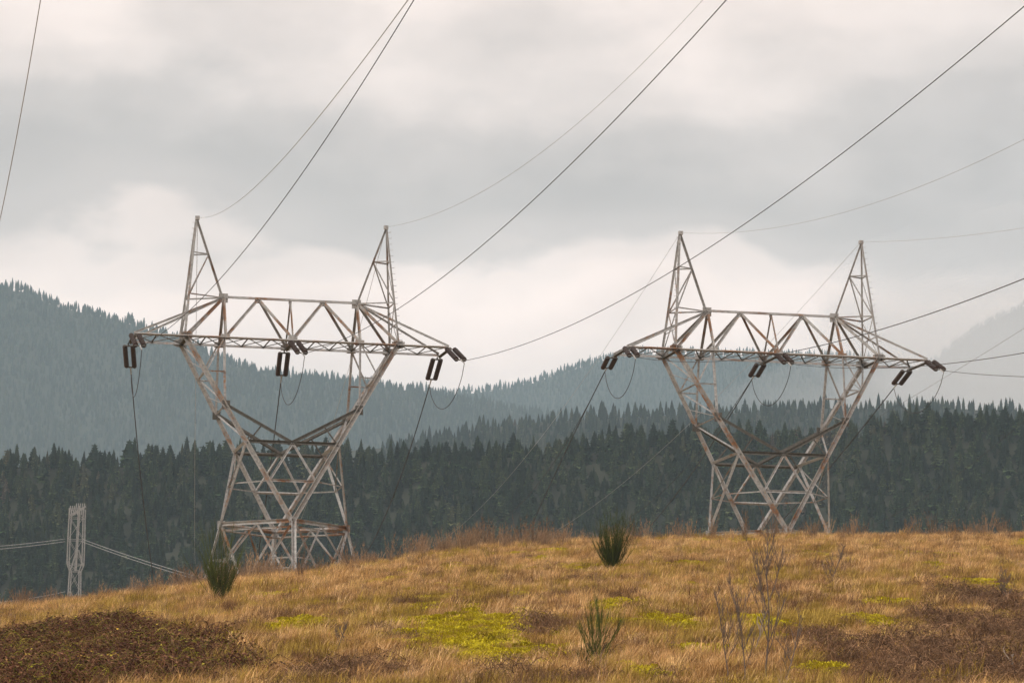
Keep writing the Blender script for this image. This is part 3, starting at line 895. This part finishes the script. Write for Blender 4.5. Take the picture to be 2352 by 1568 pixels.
def insulator(A, az, m_, label, LI=5.0):
    d = Vector((math.sin(az), math.cos(az), m_)); E = A + d * LI; dn = d.normalized(); Lt = d.length * LI
    root = empty('insulator_assembly', A)
    side = dn.cross(Vector((0, 0, 1))).normalized(); upv = side.cross(dn)
    o = Vector((0, 0, 0))
    sp2 = .30
    lk = MB(); lk.tube([o, dn * .42], .05, 6); lk.build('link_rod', M_DARK, root)
    for q in (.42, Lt - .5):
        y = MB(); y.box(dn * q, side * (sp2 + .14), dn * .08, upv * .035); y.build('yoke_plate', M_DARK, root)
    for s_ in (-1, 1):
        mb = MB(); L = Lt - 1.12; st = dn * .5 + side * (s_ * sp2); n = 15; pr = [(0, .05)]
        for i in range(n):
            x = L * (i + .1) / n; w = L / n
            pr += [(x, .06), (x + w * .12, .14), (x + w * .3, .195), (x + w * .48, .195), (x + w * .54, .08), (x + w * .7, .055)]
        pr.append((L, .05))
        mb.lathe(st, dn, pr, 12)
        mb.build('disc_string', M_PORC, root)
    cl = MB(); cl.tube([dn * (Lt - .5), dn * Lt], .055, 6); cl.tube([dn * Lt, dn * (Lt + 1.0)], .045, 6); cl.build('dead_end_clamp', M_ALU, root)
    tag(root, label, 'insulator', 'double strings of brown insulators on the pylon arms')
    return E, d

def wire(name, pts, r, mat, label, group, cat='power line', twin=0):
    mb = MB()
    if twin:
        for s_ in (-1, 1): mb.tube([p + Vector((s_ * twin, 0, 0)) for p in pts], r, 5)
    else: mb.tube(pts, r, 5)
    mb.smooth = True
    o = mb.build(name, mat)
    return tag(o, label, cat, group)

NEAR = {1: [(168.537, -0.08838, 0.0006055), (169.276, -0.10149, 0.0005898), (170.325, -0.10584, 0.0005448)],
        2: [(174.945, -0.16131, 0.0004111), (175.007, -0.15855, 0.0004260), (175.000, -0.16091, 0.0004293)]}
FAR = {1: [(-3.992, -.26239, .0012237), (-6.138, -.29170, .0012278), (-7.068, -.24969, .0016547)], 2: [(-3.834, -.06062, -.0001754), (-3.012, -.08609, .0003947), (-4.0, -.115, .00036)]}
FEND = {1: [105, 115, 75], 2: [330, 150, 260]}
side_w = {-12: 'left', 0: 'middle', 12: 'right'}
GN_, GF_, GE_ = 'conductors running from the pylons over the camera', 'conductors running from the pylons down behind the ridge', 'thin earth wires tied to the pylon peaks'
for ti, T, tn in ((1, T1, 'left'), (2, T2, 'right')):
    for k, ax in enumerate((-12, 0, 12)):
        sd = side_w[ax]
        arm = f'{sd} arm tip' if ax else 'arm centre'
        az, m_, c_ = NEAR[ti][k]
        A = world(T, (ax, -2.7, 13.85))
        En, dn_ = insulator(A, R(168 if ti == 1 else 176.5), -.33 if ti == 1 else -.28, f'brown double insulator aimed at the viewer on the {arm} of the {tn} pylon')
        wire('power_line', wire_pts(En, R(az), m_, c_, 300, 90), .021, M_WIRE, f'conductor climbing toward the viewer from the {arm} of the {tn} pylon', GN_)
        az2, m2, c2 = FAR[ti][k]
        B = world(T, (ax, 2.7, 13.85))
        Ef, df_ = insulator(B, R(az2), m2, f'brown double insulator hanging down behind the {arm} of the {tn} pylon')
        wire('power_line', wire_pts(Ef, R(az2), m2, c2, FEND[ti][k], 50), .042, M_WIRE, f'conductor dropping behind the ridge from the {arm} of the {tn} pylon', GF_)
        if ti == 2 and k < 2:
            wire('power_line', wire_pts(Ef, R(-6.052), -.15038, .0010939, 110, 40), .022, M_WIRE, f'thinner second conductor beside the one from the {arm} of the {tn} pylon', GF_)
        # jumper
        a = Ef + df_ * .9; b_ = En + dn_ * .9
        pts = []
        for i in range(21):
            t = i / 20
            p = a.lerp(b_, t); w = 4 * t * (1 - t)
            p = p + Vector((0, 0, -2.55 * (w ** .7)))
            pts.append(p)
        wire('jumper_cable', pts, .026, M_WIRE, f'jumper cable looping below the {arm} of the {tn} pylon', 'jumper loops under the pylon arms', 'cable')

def earth(T, sx, az, m_, c_, smax, label, mat=M_WIRE_PALE, r=.013):
    wire('earth_wire', wire_pts(world(T, (sx * 7.296, 0, 23.45)), R(az), m_, c_, smax, 80), r, mat, label, GE_, 'earth wire')
earth(T1, -1, 172.957, -.18251, .0001853, 300, 'thin wire from the left peak of the left pylon up over the viewer')
earth(T1, 1, 166.103, -.14021, .0014591, 240, 'thin wire from the right peak of the left pylon up over the viewer')
earth(T2, -1, 168.44, -.18715, .0011312, 240, 'pale thin wire from the left peak of the right pylon toward the right edge')
earth(T2, 1, 168.44, -.16562, .0006814, 240, 'barely visible wire from the right peak of the right pylon toward the right edge')
earth(T1, -1, -5.272, -.0564, .0001625, 400, 'thin wire falling straight down the sky from the left peak of the left pylon', r=.022)
earth(T1, 1, -5.272, -.0564, .0001625, 400, 'thin wire slanting down behind the left pylon from its right peak', r=.018)
earth(T2, -1, -4.988, -.05, .00016, 400, 'thin wire slanting down left from the left peak of the right pylon', r=.014)
earth(T2, 1, -4.988, -.05, .00016, 400, 'thin wire slanting down behind the right pylon from its right peak', r=.014)
# neighbouring line circuits whose pylons stand outside the frame
wire('power_line', wire_pts(world(T0, (12, -2.3, 13.9)), R(168.44), -.22736, .0020558, 230, 90), .022, M_WIRE_PALE, 'thick pale conductor crossing the upper left corner', 'conductors from pylons outside the frame')
wire('power_line', wire_pts(world(T3, (-12, 2.3, 13.9)), R(-5), -.1196, .0006975, 130, 40), .020, M_WIRE, 'upper of two dark conductors crossing the forest at the right edge', 'conductors from pylons outside the frame')
wire('power_line', wire_pts(world(T3, (0, 2.3, 13.9)), R(0), .02, .0, 560, 40), .020, M_WIRE, 'lower of two dark conductors crossing the forest at the right edge', 'conductors from pylons outside the frame')
wire('earth_wire', wire_pts(world(T3, (-7.3, 0, 23.4)), R(-5.25), -.01599, .00007784, 420, 40), .014, M_WIRE, 'faint wire slanting across the misty ridge at the right edge', 'conductors from pylons outside the frame', 'earth wire')

# ---------------------------------------------------------------- distant pylon in the valley
def at(dx, dy, dist):
    u, e = el_az(dx * KD, dy * KD); return Vector((u * dist, dist, e * dist))
DD = 760.0
mpx = DD / F_PX * KD          # metres per photo pixel
base = at(170, 1400, DD)
root = empty('lattice_mast', base)
tag(root, 'small pale narrow lattice pylon seen end-on in front of the forest at far left', 'pylon')
Ht = (1400 - 1158) * mpx
H = lambda dy: (1400 - dy) * mpx
hw = 20 * mpx
def box_level(z, w, d, dx=0): return [V(-w + dx, -d, z), V(w + dx, -d, z), V(w + dx, d, z), V(-w + dx, d, z)]
lv = [(H(1460), 17 * mpx, 2.4), (H(1400), 13 * mpx, 2.0), (H(1312), 11 * mpx, 1.6), (H(1296), 17 * mpx, 1.9), (H(1240), 17 * mpx, 1.9), (H(1190), 16 * mpx, 1.9), (H(1168), 16 * mpx, 1.9)]
rings = [box_level(*l) for l in lv]
low, up, bra = MB(), MB(), MB()
for i in range(len(rings) - 1):
    tgt = low if i < 2 else up
    for k in range(4): tgt.angle(rings[i][k], rings[i + 1][k], .16, th=.06)
for i, rg in enumerate(rings):
    for k in (0, 2): bra.angle(rg[k], rg[(k + 1) % 4], .08)
for i in range(len(rings) - 1):
    n_ = max(1, int((rings[i + 1][0].z - rings[i][0].z) / 4.2))
    for k in (0, 2):
        a0, b0, a1, b1 = rings[i][k], rings[i][(k + 1) % 4], rings[i + 1][k], rings[i + 1][(k + 1) % 4]
        for j in range(n_):
            t0, t1 = j / n_, (j + 1) / n_
            bra.angle(a0.lerp(a1, t0), b0.lerp(b1, t1), .07)
            if k == 0: bra.angle(b0.lerp(b1, t0), a0.lerp(a1, t1), .06)
low.build('lower_shaft', M_FARSTEEL, root); up.build('upper_shaft', M_FARSTEEL, root); bra.build('cross_bracing', M_FARSTEEL, root)
core = MB(); core.angle(V(.1, 0, H(1310)), V(.5, 0, H(1160)), .34, th=.10); core.angle(V(-.9, 0, H(1305)), V(.3, 0, H(1255)), .22); core.angle(V(1.8, 0, H(1302)), V(.6, 0, H(1262)), .22)
core.build('centre_post', M_FARSTEEL, root)
for k in range(8):
    x = -16 * mpx + k * 32 * mpx / 7
    mb = MB(); mb.tube([V(x, -2.2, H(1184)), V(x + .25, -2.2, H(1163 - (6 if k > 2 else 0)))], .11, 6); mb.build('arm_insulator', M_FARSTEEL, root)
arm = MB()
arm.angle(V(-17 * mpx, -2.1, H(1188)), V(17 * mpx, -2.1, H(1168)), .3); arm.angle(V(-17 * mpx, 2.1, H(1184)), V(17 * mpx, 2.1, H(1160)), .3)
arm.build('top_arm', M_FARSTEEL, root)
def sagline(a, b_, sag, n=24): return [a.lerp(b_, i / n) - Vector((0, 0, sag * 4 * (i / n) * (1 - i / n))) for i in range(n + 1)]
for i, (p0, p1, lab) in enumerate([((150, 1237), (-260, 1262), 'upper pale wire leaving the distant pylon to the left edge'), ((150, 1243), (-260, 1270), 'lower pale wire leaving the distant pylon to the left edge'),
                                   ((190, 1238), (800, 1400), 'upper pale wire leaving the distant pylon toward the left pylon foot'), ((190, 1244), (800, 1408), 'lower pale wire leaving the distant pylon toward the left pylon foot'),
                                   ((150, 1358), (-260, 1384), 'faint low wire left of the foot of the distant pylon')]):
    wire('power_line', sagline(at(*p0, DD), at(*p1, DD - (0 if i < 2 else 60)), .8 if i < 2 else 1.5), .05, M_WIRE_PALE, lab, 'wires of the distant pylon')

# ---------------------------------------------------------------- haze
bx = MB(); X0, X1, Y0, Y1, Z0, Z1 = -9300, 9300, -800, 9500, -60, 1160
bx.box(V((X0 + X1) / 2, (Y0 + Y1) / 2, (Z0 + Z1) / 2), V((X1 - X0) / 2, 0, 0), V(0, (Y1 - Y0) / 2, 0), V(0, 0, (Z1 - Z0) / 2))
hm = bpy.data.materials.new('haze_air'); hm.use_nodes = True
nt = hm.node_tree; nt.nodes.clear()
out = N(nt, 'ShaderNodeOutputMaterial'); pv = N(nt, 'ShaderNodeVolumePrincipled')
HAZE_DENS = .98e-4
pv.inputs['Color'].default_value = (.62, .85, 1.0, 1); pv.inputs['Density'].default_value = HAZE_DENS; pv.inputs['Anisotropy'].default_value = .0
nt.links.new(pv.outputs[0], out.inputs['Volume'])
hz_ = bx.build('haze', hm)
tag(hz_, 'thin blue grey mist filling the valley air', 'haze', kind='stuff')

def mist(loc, sx, sy, sz, dens, label, seed):
    bm = bmesh.new(); bmesh.ops.create_icosphere(bm, subdivisions=5, radius=1)
    for v in bm.verts:
        n_ = mn.noise(v.co * 1.7 + Vector((seed, 0, 0))) * .45 + mn.noise(v.co * 4.1 + Vector((seed, 3, 0))) * .18
        v.co *= 1 + n_
        v.co = Vector((v.co.x * sx, v.co.y * sy, v.co.z * sz))
    me = bpy.data.meshes.new('mist_bank'); bm.to_mesh(me); bm.free()
    mt = bpy.data.materials.new('low_cloud'); mt.use_nodes = True
    nt = mt.node_tree; nt.nodes.clear()
    o_ = N(nt, 'ShaderNodeOutputMaterial'); p_ = N(nt, 'ShaderNodeVolumePrincipled')
    p_.inputs['Color'].default_value = (.93, .95, .97, 1); p_.inputs['Density'].default_value = dens
    nt.links.new(p_.outputs[0], o_.inputs['Volume']); me.materials.append(mt)
    o = bpy.data.objects.new('mist_bank', me); COL.objects.link(o); o.location = loc
    tag(o, label, 'mist', kind='stuff')
mist((1230, 5200, 700), 760, 500, 320, .0012, 'low grey cloud hiding the faint mountainside at the right edge', 1)
mist((640, 3900, 520), 330, 420, 120, .0009, 'thin pale mist drifting above the dark forest at the right edge', 9)
# ---------------------------------------------------------------- world
w = bpy.data.worlds.new('World'); sc.world = w; w.use_nodes = True
nt = w.node_tree; bg = nt.nodes['Background']
SUN_EL, SUN_AZ = R(32), R(235)      # azimuth clockwise from +Y (behind the viewer, to the left)
sky = N(nt, 'ShaderNodeTexSky'); sky.sky_type = 'NISHITA'; sky.sun_disc = False; sky.sun_elevation = SUN_EL; sky.sun_rotation = SUN_AZ
tc = N(nt, 'ShaderNodeTexCoord')
sx_ = N(nt, 'ShaderNodeSeparateXYZ'); nt.links.new(tc.outputs['Generated'], sx_.inputs[0])
zz = sx_.outputs[2]
azf = math_(nt, 'ARCTAN2', sx_.outputs[0], sx_.outputs[1])
cv = N(nt, 'ShaderNodeCombineXYZ'); nt.links.new(azf, cv.inputs[0]); nt.links.new(math_(nt, 'MULTIPLY', zz, 2.1), cv.inputs[1]); cv.inputs[2].default_value = 3.7
n_big = noise_tex(nt, cv.outputs[0], 6.5, 3, .5)
cv2 = N(nt, 'ShaderNodeCombineXYZ'); nt.links.new(azf, cv2.inputs[0]); nt.links.new(math_(nt, 'MULTIPLY', zz, 1.7), cv2.inputs[1]); cv2.inputs[2].default_value = 9.1
n_mid = noise_tex(nt, cv2.outputs[0], 17, 7, .5)
hh = math_(nt, 'ADD', zz, math_(nt, 'MULTIPLY', math_(nt, 'SUBTRACT', n_big, .5), .085))
hh = math_(nt, 'ADD', hh, math_(nt, 'MULTIPLY', math_(nt, 'SUBTRACT', n_mid, .5), .050))
hs = math_(nt, 'MULTIPLY', hh, 2.5)     # 0..1 for z 0..0.4
CLD = [(.0, 1.12), (.35, 1.2), (.39, 1.26), (.412, 1.08), (.436, .72), (.47, .62), (.51, .70), (.55, .90), (.60, 1.04), (.66, 1.0), (1, 1.08)]
bright = ramp(nt, hs, CLD, 'EASE')
# the grey bank thickens toward the right
rg = ramp(nt, math_(nt, 'ADD', math_(nt, 'MULTIPLY', azf, 1.0), math_(nt, 'MULTIPLY', math_(nt, 'SUBTRACT', n_mid, .5), .10)), [(.095, 0), (.15, 1)])
rg2 = math_(nt, 'MULTIPLY', rg, ramp(nt, math_(nt, 'ADD', zz, math_(nt, 'MULTIPLY', math_(nt, 'SUBTRACT', n_mid, .5), .03)), [(.152, 0), (.168, .85), (.19, .85), (.25, .2)]))
bright = mix(nt, rg2, bright, (.66, .67, .68))
tint = ramp(nt, math_(nt, 'MULTIPLY', bright, .55), [(.33, (1.14, 1.0, .925)), (.7, (1.20, .98, .875))])
cl = mix(nt, 1.0, bright, tint, 'MULTIPLY')
detail = ramp(nt, n_mid, [(.3, .86), (.7, 1.12)])
cl = mix(nt, 1.0, cl, detail, 'MULTIPLY')
skys = mix(nt, 1.0, sky.outputs[0], (.10, .10, .10), 'MULTIPLY')
fin = mix(nt, .95, skys, cl)
nt.links.new(fin, bg.inputs[0]); bg.inputs[1].default_value = 1.0

sun = bpy.data.lights.new('sun', 'SUN'); sun.energy = 1.9; sun.angle = R(11); sun.color = (1, .93, .84)
so = bpy.data.objects.new('sun', sun); COL.objects.link(so)
dv = Vector((math.sin(SUN_AZ) * math.cos(SUN_EL), math.cos(SUN_AZ) * math.cos(SUN_EL), math.sin(SUN_EL)))
so.rotation_euler = dv.to_track_quat('Z', 'Y').to_euler()

# ---------------------------------------------------------------- camera
cam = bpy.data.cameras.new('camera'); co = bpy.data.objects.new('camera', cam); COL.objects.link(co)
cam.sensor_width = 36; cam.lens = F_PX / 1024 * 36; cam.clip_start = .5; cam.clip_end = 40000
r_ = Vector((cr, -sr * sp, sr * cp)); u_ = Vector((-sr, -cr * sp, cr * cp)); f_ = Vector((0, cp, sp))
mtx = Matrix((r_, u_, -f_)).transposed().to_4x4()
co.matrix_world = mtx
sc.camera = co

sc.view_settings.view_transform = 'Standard'; sc.view_settings.look = 'None'
sc.view_settings.exposure = 0; sc.view_settings.gamma = 1; sc.view_settings.use_curve_mapping = False
sc.render.engine = 'CYCLES'
sc.cycles.max_bounces = 6; sc.cycles.diffuse_bounces = 3; sc.cycles.volume_bounces = 2; sc.cycles.transmission_bounces = 3
sc.cycles.use_denoising = True
sc.cycles.use_adaptive_sampling = True; sc.cycles.adaptive_threshold = .02
